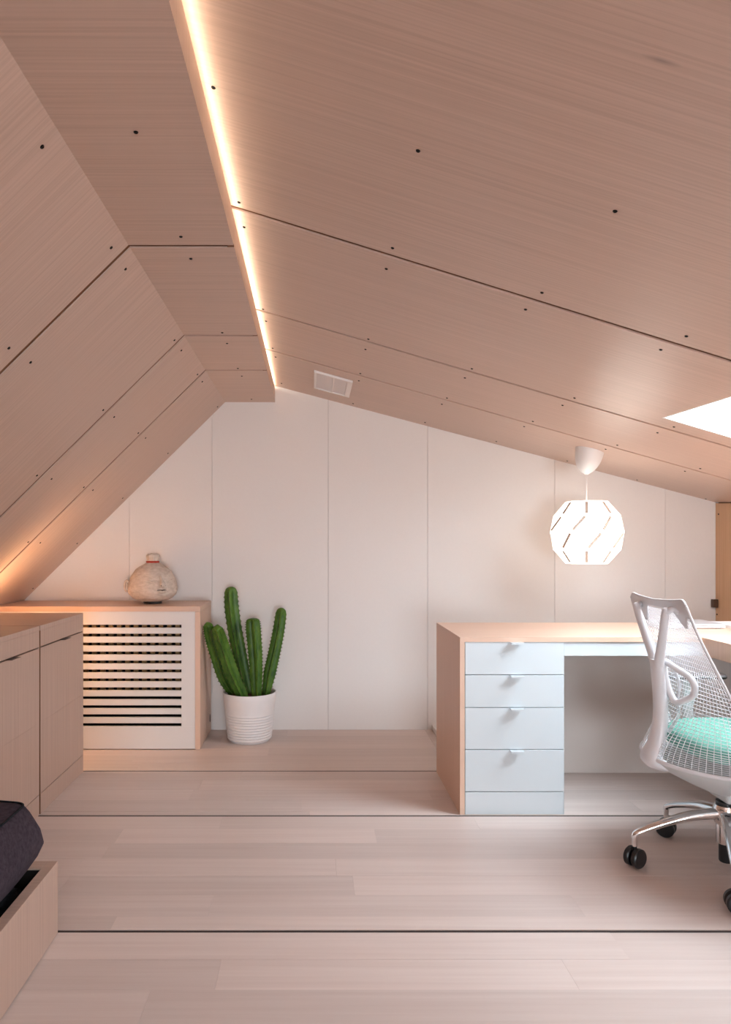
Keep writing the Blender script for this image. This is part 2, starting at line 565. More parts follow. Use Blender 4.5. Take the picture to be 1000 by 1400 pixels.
# ---- wall behind the camera with an unseen window, shaped for its light
wf = empty('wall_front', (0, YF, 0))
tag(wf, 'white gable wall behind the viewpoint with an unseen window shaped for its light', 'wall', kind='structure')
for (a, b, lo, hi) in ((-1.86, WX0, 0, None), (WX1, XR + .05, 0, None), (WX0, WX1, 0, WZ0), (WX0, WX1, WZ1, None)):
    bm = bmesh.new()
    xs = sorted({a, b} | {x for x in (XL0, -0.5001, -0.4999) if a < x < b})
    def tp(x):
        if x <= XL0: return ZL(x, YF) + 0.04
        if x < -0.5: return ZL0 + 0.04
        return ZR(x, YF) + 0.04
    top = [(x, hi if hi is not None else tp(x)) for x in xs]
    prism(bm, [(a, lo), (b, lo)] + [(x, z) for x, z in reversed(top)], 1, -0.08, 0.0)
    bm_obj('wall_panel', bm, M['wall'], wf)
w2 = empty('unseen_window', (0, YF, 0))
tag(w2, 'unseen white framed gable window behind the viewpoint, shaped to light the room', 'window', kind='structure')
for nm, x0, x1, z0, z1 in (('window_frame', WX0, WX0 + .05, WZ0, WZ1), ('window_frame', WX1 - .05, WX1, WZ0, WZ1), ('window_frame', WX0 + .05, WX1 - .05, WZ0, WZ0 + .05),
                           ('window_frame', WX0 + .05, WX1 - .05, WZ1 - .05, WZ1), ('mullion', .575, .625, WZ0 + .05, WZ1 - .05)):
    box(nm, x0, x1, -0.07, -0.01, z0, z1, M['white_paint'], w2, 0.003)
box('pane', WX0 + .05, .575, -0.045, -0.04, WZ0 + .05, WZ1 - .05, M['glass'], w2)
box('pane', .625, WX1 - .05, -0.045, -0.04, WZ0 + .05, WZ1 - .05, M['glass'], w2)

# ---- skylight
w1 = empty('window_1', (0, 0, 0))
tag(w1, 'skylight in the sloping ceiling with white reveal', 'window', kind='structure')


def quad_board(name, pts, n, mat, parent):
    """a thin board: quad pts extruded by vector n."""
    n = Vector(n)
    V = [Vector(p) for p in pts] + [Vector(p) + n for p in pts]
    return mesh_obj(name, V, [(0, 1, 2, 3), (7, 6, 5, 4), (0, 4, 5, 1), (1, 5, 6, 2), (2, 6, 7, 3), (3, 7, 4, 0)], mat, parent)


RH = 0.20
nz = Vector((0.27, 0, 0.96)) * RH


def sp(x, y): return Vector((x, y, ZR(x, y) - 0.0008))


c00, c10, c11, c01 = sp(SX0, SY0), sp(SX1, SY0), sp(SX1, SY1), sp(SX0, SY1)
quad_board('reveal', [c01, c00, c00 + nz, c01 + nz], (0.012, 0, 0), M['white_paint'], w1)
quad_board('reveal', [c10, c11, c11 + nz, c10 + nz], (-0.012, 0, 0), M['white_paint'], w1)
quad_board('reveal', [c00, c10, c10 + nz, c00 + nz], (0, 0.012, 0), M['white_paint'], w1)
quad_board('reveal', [c11, c01, c01 + nz, c11 + nz], (0, -0.012, 0), M['white_paint'], w1)
quad_board('pane', [c00 + nz, c10 + nz, c11 + nz, c01 + nz], nz.normalized() * 0.006, M['glass'], w1)
fr = 0.045
ex = (c10 - c00).normalized(); ey = Vector((0, 1, 0))
for a, b, d in ((c00, c01, ex), (c10, c11, -ex)):
    quad_board('window_frame', [a + nz * .9, b + nz * .9, b + nz * .9 + d * fr, a + nz * .9 + d * fr], nz * 0.098, M['white_paint'], w1)
for a, b, d in ((c00, c10, ey), (c01, c11, -ey)):
    quad_board('window_frame', [a + nz * .9 + ex * fr, b + nz * .9 - ex * fr, b + nz * .9 - ex * fr + d * fr, a + nz * .9 + ex * fr + d * fr], nz * 0.098, M['white_paint'], w1)

# ---- floor
fl = empty('floor')
tag(fl, 'pale oak plank floor with dark joint lines', 'floor', kind='structure')
box('subfloor', -1.86, XR + 0.05, YF - 0.05, YB + 0.05, -0.06, -0.012, M['floor_groove'], fl)
PW = 0.13
first_cuts = {}


def planks(y_top, y_bot, x0, x1):
    y = y_top
    while y > y_bot + 0.012:
        yb = y - PW
        if yb < y_bot + 0.03: yb = y_bot
        x = x0 - random.uniform(0.0, 1.3)
        while x < x1:
            L_ = random.uniform(0.9, 2.1)
            a, b = max(x, x0), min(x + L_, x1)
            if b - a > 0.05:
                sk = random.uniform(-0.0006, 0.0006)
                box('plank', a + 0.0002, b - 0.0002, yb + 0.0002, y - 0.0002, -0.0115, 0.0 - abs(sk), M['oak'], fl)
            x += L_
        y = yb


JG = 0.0072
for jy in (3.474, 2.90, 2.033, 0.80):
    box('joint_strip', -1.80, XR, jy - JG + 0.0004, jy + JG - 0.0004, -0.0118, -0.0022, M['floor_groove'], fl)
planks(YB, 3.474 + JG, -1.80, 0.685)
box('plank', 0.686, 0.7295, 3.474 + JG, YB, -0.0115, 0.0, M['oak'], fl)
planks(3.474 - JG, 2.90 + JG, -1.80, XR)
planks(2.90 - JG, 2.033 + JG, -1.80, XR)
planks(2.033 - JG, 0.80 + JG, -1.80, XR)
planks(0.80 - JG, YF, -1.80, XR)

# ---- low white wall behind the desk
lw = box('wall_low', 0.730, XR - 0.001, 3.50, YB - 0.001, 0.0005, 0.03, M['wall'])
tag(lw, 'low white plinth along the wall behind the desk', 'wall', kind='structure')

# ------------------------------------------------------------------ storage cabinets
XC = -1.145


def cabinet(y0, y1, label):
    t = empty('storage_cabinet', (XC, y0, 0))
    tag(t, label, 'cabinet', 'storage cabinets under the slope')
    W = y1 - y0
    D = 0.62
    v = M['cabinet_veneer']
    box('body', -D, -0.021, 0.004, W - 0.004, 0.0, 0.770, M['groove'], t)
    box('top_panel', -D, 0.0, 0.0, W, 0.7705, 0.791, v, t, 0.0008)
    box('end_panel', -D, -0.0005, W - 0.0038, W, 0.0, 0.770, v, t)
    box('end_panel', -D, -0.0005, 0.0, 0.0038, 0.0, 0.770, M['groove'], t)
    box('top_rail', -0.020, 0.0, 0.004, W - 0.004, 0.7035, 0.7703, v, t)
    d = box('door', -0.020, 0.0, 0.004, W - 0.004, 0.3865, 0.6975, v, t)
    h = box('handle', -0.004, 0.022, W * 0.5 - 0.037, W * 0.5 + 0.037, 0.6985, 0.7005, M['bronze'], d, 0.0006)
    h['label'] = 'dark bronze tab pull'
    box('lower_door', -0.020, -0.0004, 0.004, W - 0.004, 0.086, 0.3857, v, t)
    box('toe_kick', -0.020, 0.0, 0.004, W - 0.004, 0.0, 0.0835, v, t)
    return t


cabinet(2.9165, 3.463, 'wood veneer storage cabinet beside the slotted radiator cover')
cabinet(2.36, 2.9075, 'wood veneer storage cabinet behind the dark cushioned daybed')
l2 = box('led_strip', -1.74, XC - 0.02, 3.464, 3.476, 0.776, 0.778, M['led2'])
tag(l2, 'warm LED strip fixed behind the end of the storage cabinet', 'light strip')

# ------------------------------------------------------------------ radiator cover
RX1, RY0, RZ = -0.622, 3.834, 0.79
rc = empty('radiator_cover', (RX1, RY0, 0))
tag(rc, 'radiator cover with white slotted front and wood surround by the cactus', 'radiator cover')
RO = (RX1, RY0, 0)
RX0 = -1.79
box('top_panel', RX0, RX1, RY0, YB - 0.001, RZ - 0.028, RZ, M['desk_veneer'], rc, 0.001, off=RO)
sp_ = box('side_panel', RX1 - 0.028, RX1, RY0, YB - 0.001, 0.0005, RZ - 0.0285, M['desk_veneer'], rc, 0.0008, off=RO)
hx = bmesh.new()
lathe(hx, [(0, 0.0), (0.016, 0.0), (0.016, 0.0015), (0, 0.0015)], 14)
for v in hx.verts: v.co = Vector((v.co.z + 0.0003, v.co.x * 0.55 + 0.36, v.co.y * 1.5 + 0.085))
ho = bm_obj('cable_hole', hx, M['dark'], sp_)
# white front: frame and slats
fx0, fx1 = RX0, RX1 - 0.0285
gx0, gx1 = -1.62, (248 - VX) * RY0 / F
zs = [CH - (856.3 + 12.27 * k - VY) * RY0 / F for k in range(12)]
hs = 0.0085
fz0, fz1 = 0.004, RZ - 0.0285
fy0, fy1 = RY0 + 0.004, RY0 + 0.022
box('front_frame', fx0, fx1, fy0, fy1, zs[0] + hs, fz1, M['white_paint'], rc, off=RO)
box('front_frame', fx0, fx1, fy0, fy1, fz0, zs[-1] - hs, M['white_paint'], rc, off=RO)
box('front_frame', gx1, fx1, fy0, fy1, zs[-1] - hs + 0.0003, zs[0] + hs - 0.0003, M['white_paint'], rc, off=RO)
box('front_frame', fx0, gx0, fy0, fy1, zs[-1] - hs + 0.0003, zs[0] + hs - 0.0003, M['white_paint'], rc, off=RO)
for a, b in zip(zs, zs[1:]):
    box('slat', gx0 + 0.0003, gx1 - 0.0003, fy0 + 0.0004, fy1, b + hs, a - hs, M['white_paint'], rc, 0.001, off=RO)
box('back_board', RX0, RX1 - 0.03, RY0 + 0.20, RY0 + 0.21, 0.004, RZ - 0.03, M['dark'], rc, off=RO)
bm = bmesh.new()
x = gx0
while x < gx1 - 0.02:
    bm_box(bm, x - RO[0], x + 0.024 - RO[0], 0.075, 0.10, 0.30, 0.70)
    x += 0.047
ra = bm_obj('radiator_fins', bm, M['brass'], rc)

# ------------------------------------------------------------------ desk
DX0, DY0, DY1, DZ = 0.6165, 2.909, 3.463, 0.743
DO = (DX0, DY0, 0)
dk = empty('desk', DO)
tag(dk, 'L-shaped wooden desk with white drawers and white apron', 'desk')
PX1 = 1.0535
TH = 0.0195
dv = M['desk_veneer']
# mitred side + top
bm = bmesh.new()
prism(bm, [(DX0, 0.0005), (DX0 + TH, 0.0005), (DX0 + TH, DZ - TH), (DX0, DZ)], 1, DY0, DY1)
bmesh.ops.translate(bm, verts=bm.verts, vec=-Vector(DO))
bm_obj('side_panel', bm, dv, dk)
RXL = 1.632
bm = bmesh.new()
prism(bm, [(DX0, DZ), (DX0 + TH, DZ - TH), (XR - 0.002, DZ - TH), (XR - 0.002, DZ)], 1, DY0, DY1)
bmesh.ops.translate(bm, verts=bm.verts, vec=-Vector(DO))
bm_obj('desk_top', bm, dv, dk)
box('return_top', RXL, XR - 0.002, 1.55, DY0 - 0.0006, DZ - 0.075, DZ - 0.0002, M['desk_veneer'], dk, 0.001, off=DO)
box('return_leg', RXL + 0.10, XR - 0.002, 1.57, 1.592, 0.0005, DZ - 0.0755, dv, dk, off=DO)
box('pedestal', DX0 + TH + 0.001, PX1 - 0.002, DY0 + 0.022, DY1 - 0.021, 0.0005, DZ - TH - 0.001, M['white_lacquer'], dk, off=DO)
box('pedestal_side', PX1 - 0.0018, PX1, DY0 + 0.004, DY1 - 0.021, 0.0005, DZ - TH - 0.001, M['white_lacquer'], dk, off=DO)
box('back_panel', DX0 + TH + 0.001, XR - 0.003, DY1 - 0.0205, DY1 - 0.001, 0.0005, DZ - TH - 0.001, M['pale_panel'], dk, off=DO)
box('apron', PX1 + 0.001, XR - 0.003, DY0 + 0.006, DY0 + 0.024, P(800, 897, DY0).z, DZ - TH - 0.0015, M['white_lacquer'], dk, 0.0008, off=DO)
zl = [P(0, y, DY0).z for y in (877.4, 922.8, 967.6, 1025.2, 1082.8)]
for k in range(4):
    d = box('drawer', DX0 + TH + 0.003, PX1 - 0.0022, DY0 + 0.003, DY0 + 0.0215, zl[k + 1] + 0.0014, zl[k] - 0.0014, M['white_lacquer'], dk, 0.0008, off=DO)
    bm = bmesh.new()
    hx0, hx1 = P(697.5, 0, DY0).x - DX0, P(715.5, 0, DY0).x - DX0
    zt = zl[k] - 0.0012
    bm_box(bm, hx0, hx1, -0.026, 0.006, zt - 0.0016, zt)
    bm_box(bm, hx0, hx1, -0.026, -0.0245, zt - 0.0075, zt - 0.0017)
    h = bm_obj('handle', bm, M['white_lacquer'], d)
    h['label'] = 'white folded tab pull'
box('kick_panel', DX0 + TH + 0.003, PX1 - 0.0022, DY0 + 0.004, DY0 + 0.0215, 0.0005, zl[4] - 0.0014, M['white_lacquer'], dk, 0.0008, off=DO)

# ------------------------------------------------------------------ laptop and notepad on the desk
lp = empty('laptop', (1.75, 3.31, DZ))
tag(lp, 'closed silver laptop lying on the desk behind the chair', 'laptop')
b_ = box('base', -0.155, 0.155, -0.105, 0.105, 0.0025, 0.0115, M['silver'], lp, 0.002, 2)
box('lid', -0.155, 0.155, -0.106, 0.106, 0.0130, 0.0215, M['silver'], lp, 0.002, 2)
for sx in (-1, 1):
    for sy in (-1, 1):
        box('rubber_foot', sx * .13 - .012, sx * .13 + .012, sy * .085 - .006, sy * .085 + .006, 0.0, 0.0026, M['black_plastic'], lp)
np_ = empty('notepad', (2.045, 3.27, DZ))
tag(np_, 'white notepad lying beside the laptop on the desk', 'notepad')
box('pages', -0.105, 0.105, -0.145, 0.145, 0.0015, 0.012, M['paper'], np_)
box('cover', -0.107, 0.107, -0.147, 0.147, 0.0, 0.0014, M['chair_grey'], np_)

# ------------------------------------------------------------------ daybed
BX, BY, BZ = -0.741, 2.018, 0.212
BL = -0.25
bd = empty('daybed_frame', (BX, BY, 0))
tag(bd, 'low wood veneer daybed box under the dark cushion', 'bed frame')
BO = (BX, BY, 0)
cv = M['cabinet_veneer']
box('side_rail', BX - 0.030, BX, BL, BY, 0.003, BZ, cv, bd, 0.0008, off=BO)
box('end_rail', -1.68, BX - 0.0305, BY - 0.048, BY, 0.003, BZ, cv, bd, 0.0008, off=BO)
box('end_rail', -1.68, BX - 0.0305, BL, BL + 0.048, 0.003, BZ, cv, bd, 0.0008, off=BO)
box('side_rail', -1.71, -1.6805, BL, BY, 0.003, BZ, cv, bd, 0.0008, off=BO)
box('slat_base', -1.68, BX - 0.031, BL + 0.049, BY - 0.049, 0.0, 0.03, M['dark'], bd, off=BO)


box('shade_lining', BX - 0.0325, BX - 0.0304, BL + 0.049, BY - 0.049, 0.031, BZ - 0.004, M['dark'], bd, off=BO)  # near-black sheets added to paint the shade inside the rails
box('shade_lining', -1.679, BX - 0.033, BY - 0.0505, BY - 0.0484, 0.031, BZ - 0.004, M['dark'], bd, off=BO)


def cushion(name, x0, x1, y0, y1, prof, rad, mat, origin, wrinkle=0.0, nper=10):
    """stack of rounded-rectangle rings; prof = [(inset, z)]."""
    bm = bmesh.new()
    rings = []
    NS, NC = 26, 7
    for (ins, z) in prof:
        pts = []
        a0, a1, b0, b1 = x0 + ins, x1 - ins, y0 + ins, y1 - ins
        r = max(rad - ins * 0.5, 0.012)
        corners = [((a1 - r, b1 - r), 0), ((a0 + r, b1 - r), PI / 2), ((a0 + r, b0 + r), PI), ((a1 - r, b0 + r), 1.5 * PI)]
        for ci, ((cx, cy), st) in enumerate(corners):
            for k in range(NC):
                an = st + PI / 2 * k / (NC - 1)
                pts.append(Vector((cx + r * math.cos(an), cy + r * math.sin(an), z)))
            nxt = corners[(ci + 1) % 4]
            e = Vector((nxt[0][0] + r * math.cos(nxt[1]), nxt[0][1] + r * math.sin(nxt[1]), z))
            s = pts[-1].copy()
            for k in range(1, NS):
                pts.append(s.lerp(e, k / NS))
        ring = []
        for p in pts:
            q = p.copy()
            if wrinkle:
                q.x += wrinkle * math.sin(p.y * 23 + z * 31) * math.sin(p.y * 9.1)
                q.y += wrinkle * math.sin(p.x * 27 + z * 17)
                q.z += wrinkle * 0.8 * math.sin(p.x * 13 + p.y * 17)
            ring.append(bm.verts.new(q - Vector(origin)))
        rings.append(ring)
    n = len(rings[0])
    for A, B in zip(rings, rings[1:]):
        for i in range(n):
            bm.faces.new([A[i], A[(i + 1) % n], B[(i + 1) % n], B[i]])
    bm.faces.new(rings[0][::-1]); bm.faces.new(rings[-1])
    return bm_obj(name, bm, mat, None, True, 60), rings


mo = (-1.2, 0.9, 0.03)
mt, _ = cushion('mattress', -1.665, -0.789, BL + 0.065, 1.948, [(0.03, 0.031), (0.006, 0.05), (0.0, 0.09), (0.0, 0.15), (0.010, 0.176), (0.04, 0.186)], 0.05, M['fabric_black'], mo, 0.002)
mt.location = mo
tag(mt, 'thin black mattress inside the daybed box', 'mattress')
co = (-1.2, 0.9, 0.193)
cu = empty('seat_cushion', co)
tag(cu, 'thick plum-grey fabric cushion on top of the daybed', 'cushion')
body, _ = cushion('cushion_body', -1.655, -0.757, BL + 0.06, 1.990, [(0.075, 0.194), (0.052, 0.205), (0.035, 0.225), (0.012, 0.26), (0.0, 0.295), (0.008, 0.335), (0.022, 0.370), (0.029, 0.388), (0.037, 0.402), (0.044, 0.4075), (0.056, 0.4105),
                   (0.12, 0.416), (0.3, 0.42)], 0.05, M['fabric_dark'], co, 0.004)
body.parent = cu
bm = bmesh.new()
pth = []
for (x_, y_) in ((-0.800, 1.947), (-1.612, 1.947), (-1.612, -0.147), (-0.800, -0.147)):
    pth.append(Vector((x_, y_, 0.4095)) - Vector(co))
full = []
for i in range(4):
    a, b, c_ = pth[i - 1], pth[i], pth[(i + 1) % 4]
    d0, d1 = (a - b).normalized() * 0.03, (c_ - b).normalized() * 0.03
    for k in range(6):
        t = k / 5
        full.append(b + d0 * (1 - t) ** 2 + d1 * t ** 2)
    for k in range(1, 24): full.append((b + d1).lerp(c_ - d1, k / 24))
for q in full:
    p = q + Vector(co)
    q.x += 0.004 * math.sin(p.y * 23 + .409 * 31) * math.sin(p.y * 9.1)
    q.y += 0.004 * math.sin(p.x * 27 + .409 * 17)
    q.z += 0.0032 * math.sin(p.x * 13 + p.y * 17)
sweep(bm, full, 0.0032, 6, closed=True, ref=Vector((0, 0, 1)))
bm_obj('piping', bm, M['fabric_black'], cu, True)

# ------------------------------------------------------------------ cactus in pot
PC = Vector((-0.3675, 4.036, 0))
pt = empty('potted_cactus', PC)
tag(pt, 'tall green ribbed cactus in a white ridged pot on the floor', 'potted plant')
bm = bmesh.new()
prof = [(0, 0.0), (0.112, 0.0), (0.119, 0.005)]
zz = 0.012
def rp(z): return 0.121 + (0.155 - 0.121) * z / 0.28
for k in range(10):
    z0 = 0.012 + k * 0.0155
    amp = 0.0055 if k < 6 else 0.003
    for q in range(5):
        z = z0 + 0.0155 * q / 5
        prof.append((rp(z) + amp * math.sin(PI * q / 5), z))
prof += [(rp(0.172), 0.172), (rp(0.25), 0.25), (0.155, 0.278), (0.1535, 0.2815), (0.150, 0.2815), (0.1475, 0.278), (0.1455, 0.245), (0, 0.245)]
lathe(bm, prof, 56)
bm_obj('pot_body', bm, M['pot'], pt, True, angle=35)
bm = bmesh.new()
random.seed(3)
rings = lathe(bm, [(0.1448, 0.246), (0.144, 0.252), (0.12, 0.258), (0.09, 0.262), (0.05, 0.259), (0, 0.262)], 30)
for v in bm.verts: v.co.z += random.uniform(-.003, .004)
so = bm_obj('soil', bm, M['soil'], pt, True)
tag(so, kind='stuff')

stems = [
    # path pixels, widths (px), y offset, rib rotation
    ([(340, 950), (334, 925), (325, 882), (317.5, 836), (315.7, 802)], [13, 17.5, 18, 18, 16], (0.03, 0.05), -0.15),
    ([(322, 951), (306, 928), (293.5, 891), (287, 868), (284, 852)], [11, 13, 13, 12.5, 11], (0.02, -0.16), 0.3),
    ([(333, 950), (316, 917), (305, 884), (299.5, 867), (296.7, 857)], [13, 16.5, 16, 15, 12], (-0.05, -0.19), 0.05),
    ([(351, 951), (350.5, 920), (349, 891), (346.5, 860), (345.8, 845)], [11, 15, 17, 18, 15], (-0.03, -0.04), 0.15),
    ([(363, 950), (369, 920), (375, 893), (381, 863), (385.5, 831)], [9, 15, 14.5, 14, 13], (0.0, 0.0), -0.05),
]
cc = pt
for si, (pp, ww, dy, rot) in enumerate(stems):
    Y = PC.y
    y0_, y1_ = dy
    pts = [P(x, y, PC.y + y0_ + (y1_ - y0_) * q / 4) - PC for q, (x, y) in enumerate(pp)]
    pts[0].z = 0.25
    path = catmull(pts, 12)
    n = len(path)
    wid = lerp_list(ww, n)
    bm = bmesh.new()
    spm = bmesh.new()
    rings = []
    NR, SEG = 4, 8
    total = n - 1
    slen = 0.0
    for i, p in enumerate(path):
        t = (path[min(i + 1, total)] - path[max(i - 1, 0)]).normalized()
        a = Vector((1, 0, 0)) - t * t.x; a.normalize()
        b = t.cross(a)
        if i: slen += (p - path[i - 1]).length
        R = wid[i] * Y / F * 0.5 * 1.14
        tail = (total - i) / 5.0
        if tail < 1: R *= math.sqrt(max(0.06, 1 - (1 - tail) ** 2 * 0.94))
        sc = 1.0 + 0.045 * math.cos(i * PI)
        ring = []
        for k in range(NR * SEG):
            th = rot + 2 * PI * k / (NR * SEG)
            ph = (k % SEG) / SEG
            rib = abs(2 * ph - 1)          # 1 on the rib, 0 in the valley
            tf = min(1.0, tail)
            rr = R * (1 - tf * 0.60 * (1 - rib ** 1.25)) * (1 + tf * (sc - 1) * (rib > 0.9))
            ring.append(bm.verts.new(p + a * rr * math.cos(th) + b * rr * math.sin(th)))
            if k % SEG == 0 and i % 2 == 0 and tail > 0.9 and i > 3:
                d = (a * math.cos(th) + b * math.sin(th))
                c0 = p + d * R * 1.01
                for s_ in (-1, 1):
                    dd = (d + (t * s_ * 0.5)).normalized() * 0.0085
                    u = t * 0.0016; v_ = d.cross(t).normalized() * 0.0016
                    A = [spm.verts.new(c0 + u), spm.verts.new(c0 - u + v_), spm.verts.new(c0 - u - v_), spm.verts.new(c0 + dd)]
                    for f in ((0, 1, 2), (0, 3, 1), (1, 3, 2), (2, 3, 0)): spm.faces.new([A[q] for q in f])
        rings.append(ring)
    m = len(rings[0])
    for A, B in zip(rings, rings[1:]):
        for k in range(m): bm.faces.new([A[k], A[(k + 1) % m], B[(k + 1) % m], B[k]])
    bm.faces.new(rings[0][::-1]); bm.faces.new(rings[-1])
    st = bm_obj('stem', bm, M['cactus'], cc, True, angle=38)
    s2 = bm_obj('spines', spm, M['spine'], st)
    tag(s2, kind='stuff')

# ------------------------------------------------------------------ head-shaped vase on the radiator cover
VC = Vector((-0.934, 4.05, RZ))
K = 4.05 / F
vz = empty('head_vase', VC)
tag(vz, 'rough off-white ceramic head vase with face, tied topknot and red cord', 'vase')
bm = bmesh.new()
lathe(bm, [(0, 0), (12 * K, 0), (12.5 * K, 1 * K), (12 * K, 3 * K), (0, 3 * K)], 28)
bm_obj('stand', bm, M['black_wood_and_shade'], vz)
prf = [(0, 82.2), (14, 82.2), (21, 80.6), (27, 77.5), (31.2, 73), (33.2, 68), (33.4, 63), (32.2, 57.5), (30.3, 52), (28, 47), (25.2, 42), (21.6, 38), (16.6, 34.4), (11.2, 31.6), (8.2, 29.8), (7.4, 28.4), (7.6, 27.5), (8.3, 25),
       (8.8, 22), (8.6, 20), (7.5, 18.6), (5.5, 18.2), (4.5, 20), (0, 20.5)]
pr = [(r * K, (85.4 - y) * K) for r, y in prf]
# finer interpolation
pr2 = []
for (a, b) in zip(pr, pr[1:]):
    for q in range(3): pr2.append((a[0] + (b[0] - a[0]) * q / 3, a[1] + (b[1] - a[1]) * q / 3))
pr2.append(pr[-1])
FA = math.atan2(-4.05, 0.934) + math.radians(21)     # direction the face looks


def head(a, r, z):
    zz = z / K
    k = 1.0
    da = (a - FA + PI) % (2 * PI) - PI
    # cheeks, brow and slight pinch of the face
    k += 0.05 * math.exp(-((abs(da) - 0.62) / 0.28) ** 2 - ((zz - 17) / 8) ** 2)
    k += 0.03 * math.exp(-(da / 0.5) ** 2 - ((zz - 37) / 6) ** 2)
    k -= 0.05 * math.exp(-((abs(da) - 0.35) / 0.16) ** 2 - ((zz - 31) / 3.5) ** 2)
    if zz > 50: k += 0.06 * math.sin(9 * a) * min(1, (zz - 50) / 6)
    elif zz > 40: k += 0.015 * math.sin(16 * a) * (zz - 40) / 10
    k += 0.008 * math.sin(7 * a + zz * 0.6) + 0.006 * math.sin(13 * a - zz * 0.9)
    return k


bm = bmesh.new()
lathe(bm, pr2, 72, fn=head)
bm_obj('vase_body', bm, M['ceramic'], vz, True, angle=70)


def on_head(da, y, out=0.0):
    """a point on the vase surface at angle da from the face, at crop height y."""
    for (r0, y0), (r1, y1) in zip(prf, prf[1:]):
        if y1 <= y <= y0 and y0 != y1:
            r = r0 + (r1 - r0) * (y - y0) / (y1 - y0)
            a = FA + da
            z = (85.4 - y) * K
            rr = r * K * head(a, r, z) + out
            return Vector((rr * math.cos(a), rr * math.sin(a), z))


def blob(name, c, s, mat, parent, seg=14, rz=0.0):
    bm = bmesh.new()
    bmesh.ops.create_uvsphere(bm, u_segments=seg, v_segments=max(8, seg // 2), radius=1.0)
    mt_ = Matrix.Translation(c) @ Matrix.Rotation(rz, 4, 'Z') @ Matrix.Diagonal((*s, 1))
    bm.transform(mt_)
    return bm_obj(name, bm, mat, parent, True)


bm = bmesh.new()
path = catmull([on_head(0, 47, -0.006), on_head(0, 52, 0.004), on_head(0, 56, 0.016), on_head(0, 58.5, 0.014), on_head(0, 60, -0.002)], 5)
sweep(bm, path, lerp_list([0.006, 0.009, 0.014, 0.017, 0.010], len(path)), 12, ref=Vector((1, 0, 0)))
no = bm_obj('nose', bm, M['ceramic'], vz, True)
for s in (-1, 1):
    blob('nostril_shade', on_head(s * 0.062, 59.4, 0.019), (0.0052, 0.0052, 0.0045), M['black_wood_and_shade'], no, 10)  # black blobs painting the shade in the nostrils
for yy, rr, ww in ((63.6, 0.0062, 0.21), (68.0, 0.0075, 0.18)):
    bm = bmesh.new()
    path = catmull([on_head(-ww, yy + 0.6, -0.001), on_head(-ww / 2, yy - .2, 0.003), on_head(0, yy + .3, 0.0045), on_head(ww / 2, yy - .2, 0.003), on_head(ww, yy + 0.6, -0.001)], 5)
    sweep(bm, path, lerp_list([0.0015, rr, rr, rr, 0.0015], len(path)), 10, ref=Vector((0, 0, 1)))
    bm_obj('lip', bm, M['ceramic'], vz, True)
bm = bmesh.new()
path = catmull([on_head(-.2, 66.0, 0.0), on_head(-.1, 65.7, 0.002), on_head(0, 65.9, 0.003), on_head(.1, 65.7, 0.002), on_head(.2, 66.0, 0.0)], 5)
sweep(bm, path, lerp_list([0.0012, 0.003, 0.0012], len(path)), 8, ref=Vector((0, 0, 1)))
bm_obj('mouth_shade', bm, M['black_wood_and_shade'], vz, True)  # black line painting the shade between the lips
for s in (-1, 1):
    bm = bmesh.new()
    path = catmull([on_head(s * 0.20, 53.4, 0.0), on_head(s * 0.34, 54.4, 0.003), on_head(s * 0.48, 54.0, 0.003), on_head(s * 0.60, 52.8, 0.0)], 5)
    sweep(bm, path, lerp_list([0.0015, 0.005, 0.005, 0.0015], len(path)), 8, ref=Vector((0, 0, 1)))
    bm_obj('eyelid', bm, M['ceramic'], vz, True)
    # ear: a loop standing off the side of the head
    c = on_head(s * 1.86, 61, 0.0)
    outv = Vector((c.x, c.y, 0)).normalized()
    tang = Vector((-outv.y, outv.x, 0))
    lp_ = [c + outv * (0.004 + 0.014 * math.cos(2 * PI * q / 16)) + Vector((0, 0, 0.032 * math.sin(2 * PI * q / 16))) for q in range(16)]
    bm = bmesh.new()
    sweep(bm, lp_, 0.0058, 8, closed=True, ref=tang)
    ea = bm_obj('ear', bm, M['ceramic'], vz, True)
    blob('ear_bowl', c + outv * 0.004, (0.008, 0.008, 0.020), M['ceramic'], ea, 12)
bm = bmesh.new()
for dz in (28.2, 29.3):
    ring = [Vector((8.3 * K * math.cos(2 * PI * q / 28), 8.3 * K * math.sin(2 * PI * q / 28), (85.4 - dz) * K)) for q in range(28)]
    sweep(bm, ring, 0.0032, 8, closed=True, ref=Vector((0, 0, 1)))
bm_obj('red_cord', bm, M['red'], vz, True)
for (a, y) in ((PI * 1.05, 20.5), (PI * 1.5, 19.6), (PI * 1.93, 20.2), (PI * .5, 20)):
    blob('topknot_lobe', Vector((5.6 * K * math.cos(a), 5.6 * K * math.sin(a), (85.4 - y) * K)), (0.0135, 0.0135, 0.012), M['ceramic'], vz, 12)

# ------------------------------------------------------------------ ceiling vent
vn_pts = [hit(429, 504.5, ZR), hit(482, 520.5, ZR), hit(478, 541.5, ZR), hit(430, 527.5, ZR)]
cx = (vn_pts[0].x + vn_pts[3].x) / 2; cx2 = (vn_pts[1].x + vn_pts[2].x) / 2
cy1 = (vn_pts[0].y + vn_pts[1].y) / 2; cy0 = (vn_pts[2].y + vn_pts[3].y) / 2
if cy0 > cy1: cy0, cy1 = cy1, cy0
vc = Vector(((cx + cx2) / 2, (cy0 + cy1) / 2, 0)); vc.z = ZR(vc.x, vc.y)
ve = empty('ceiling_vent', vc)
tag(ve, 'white rectangular two-field air vent on the sloping wood ceiling', 'vent')
vw, vh = (cx2 - cx) / 2, (cy1 - cy0) / 2
dzx = -cs(vc.y)[1]


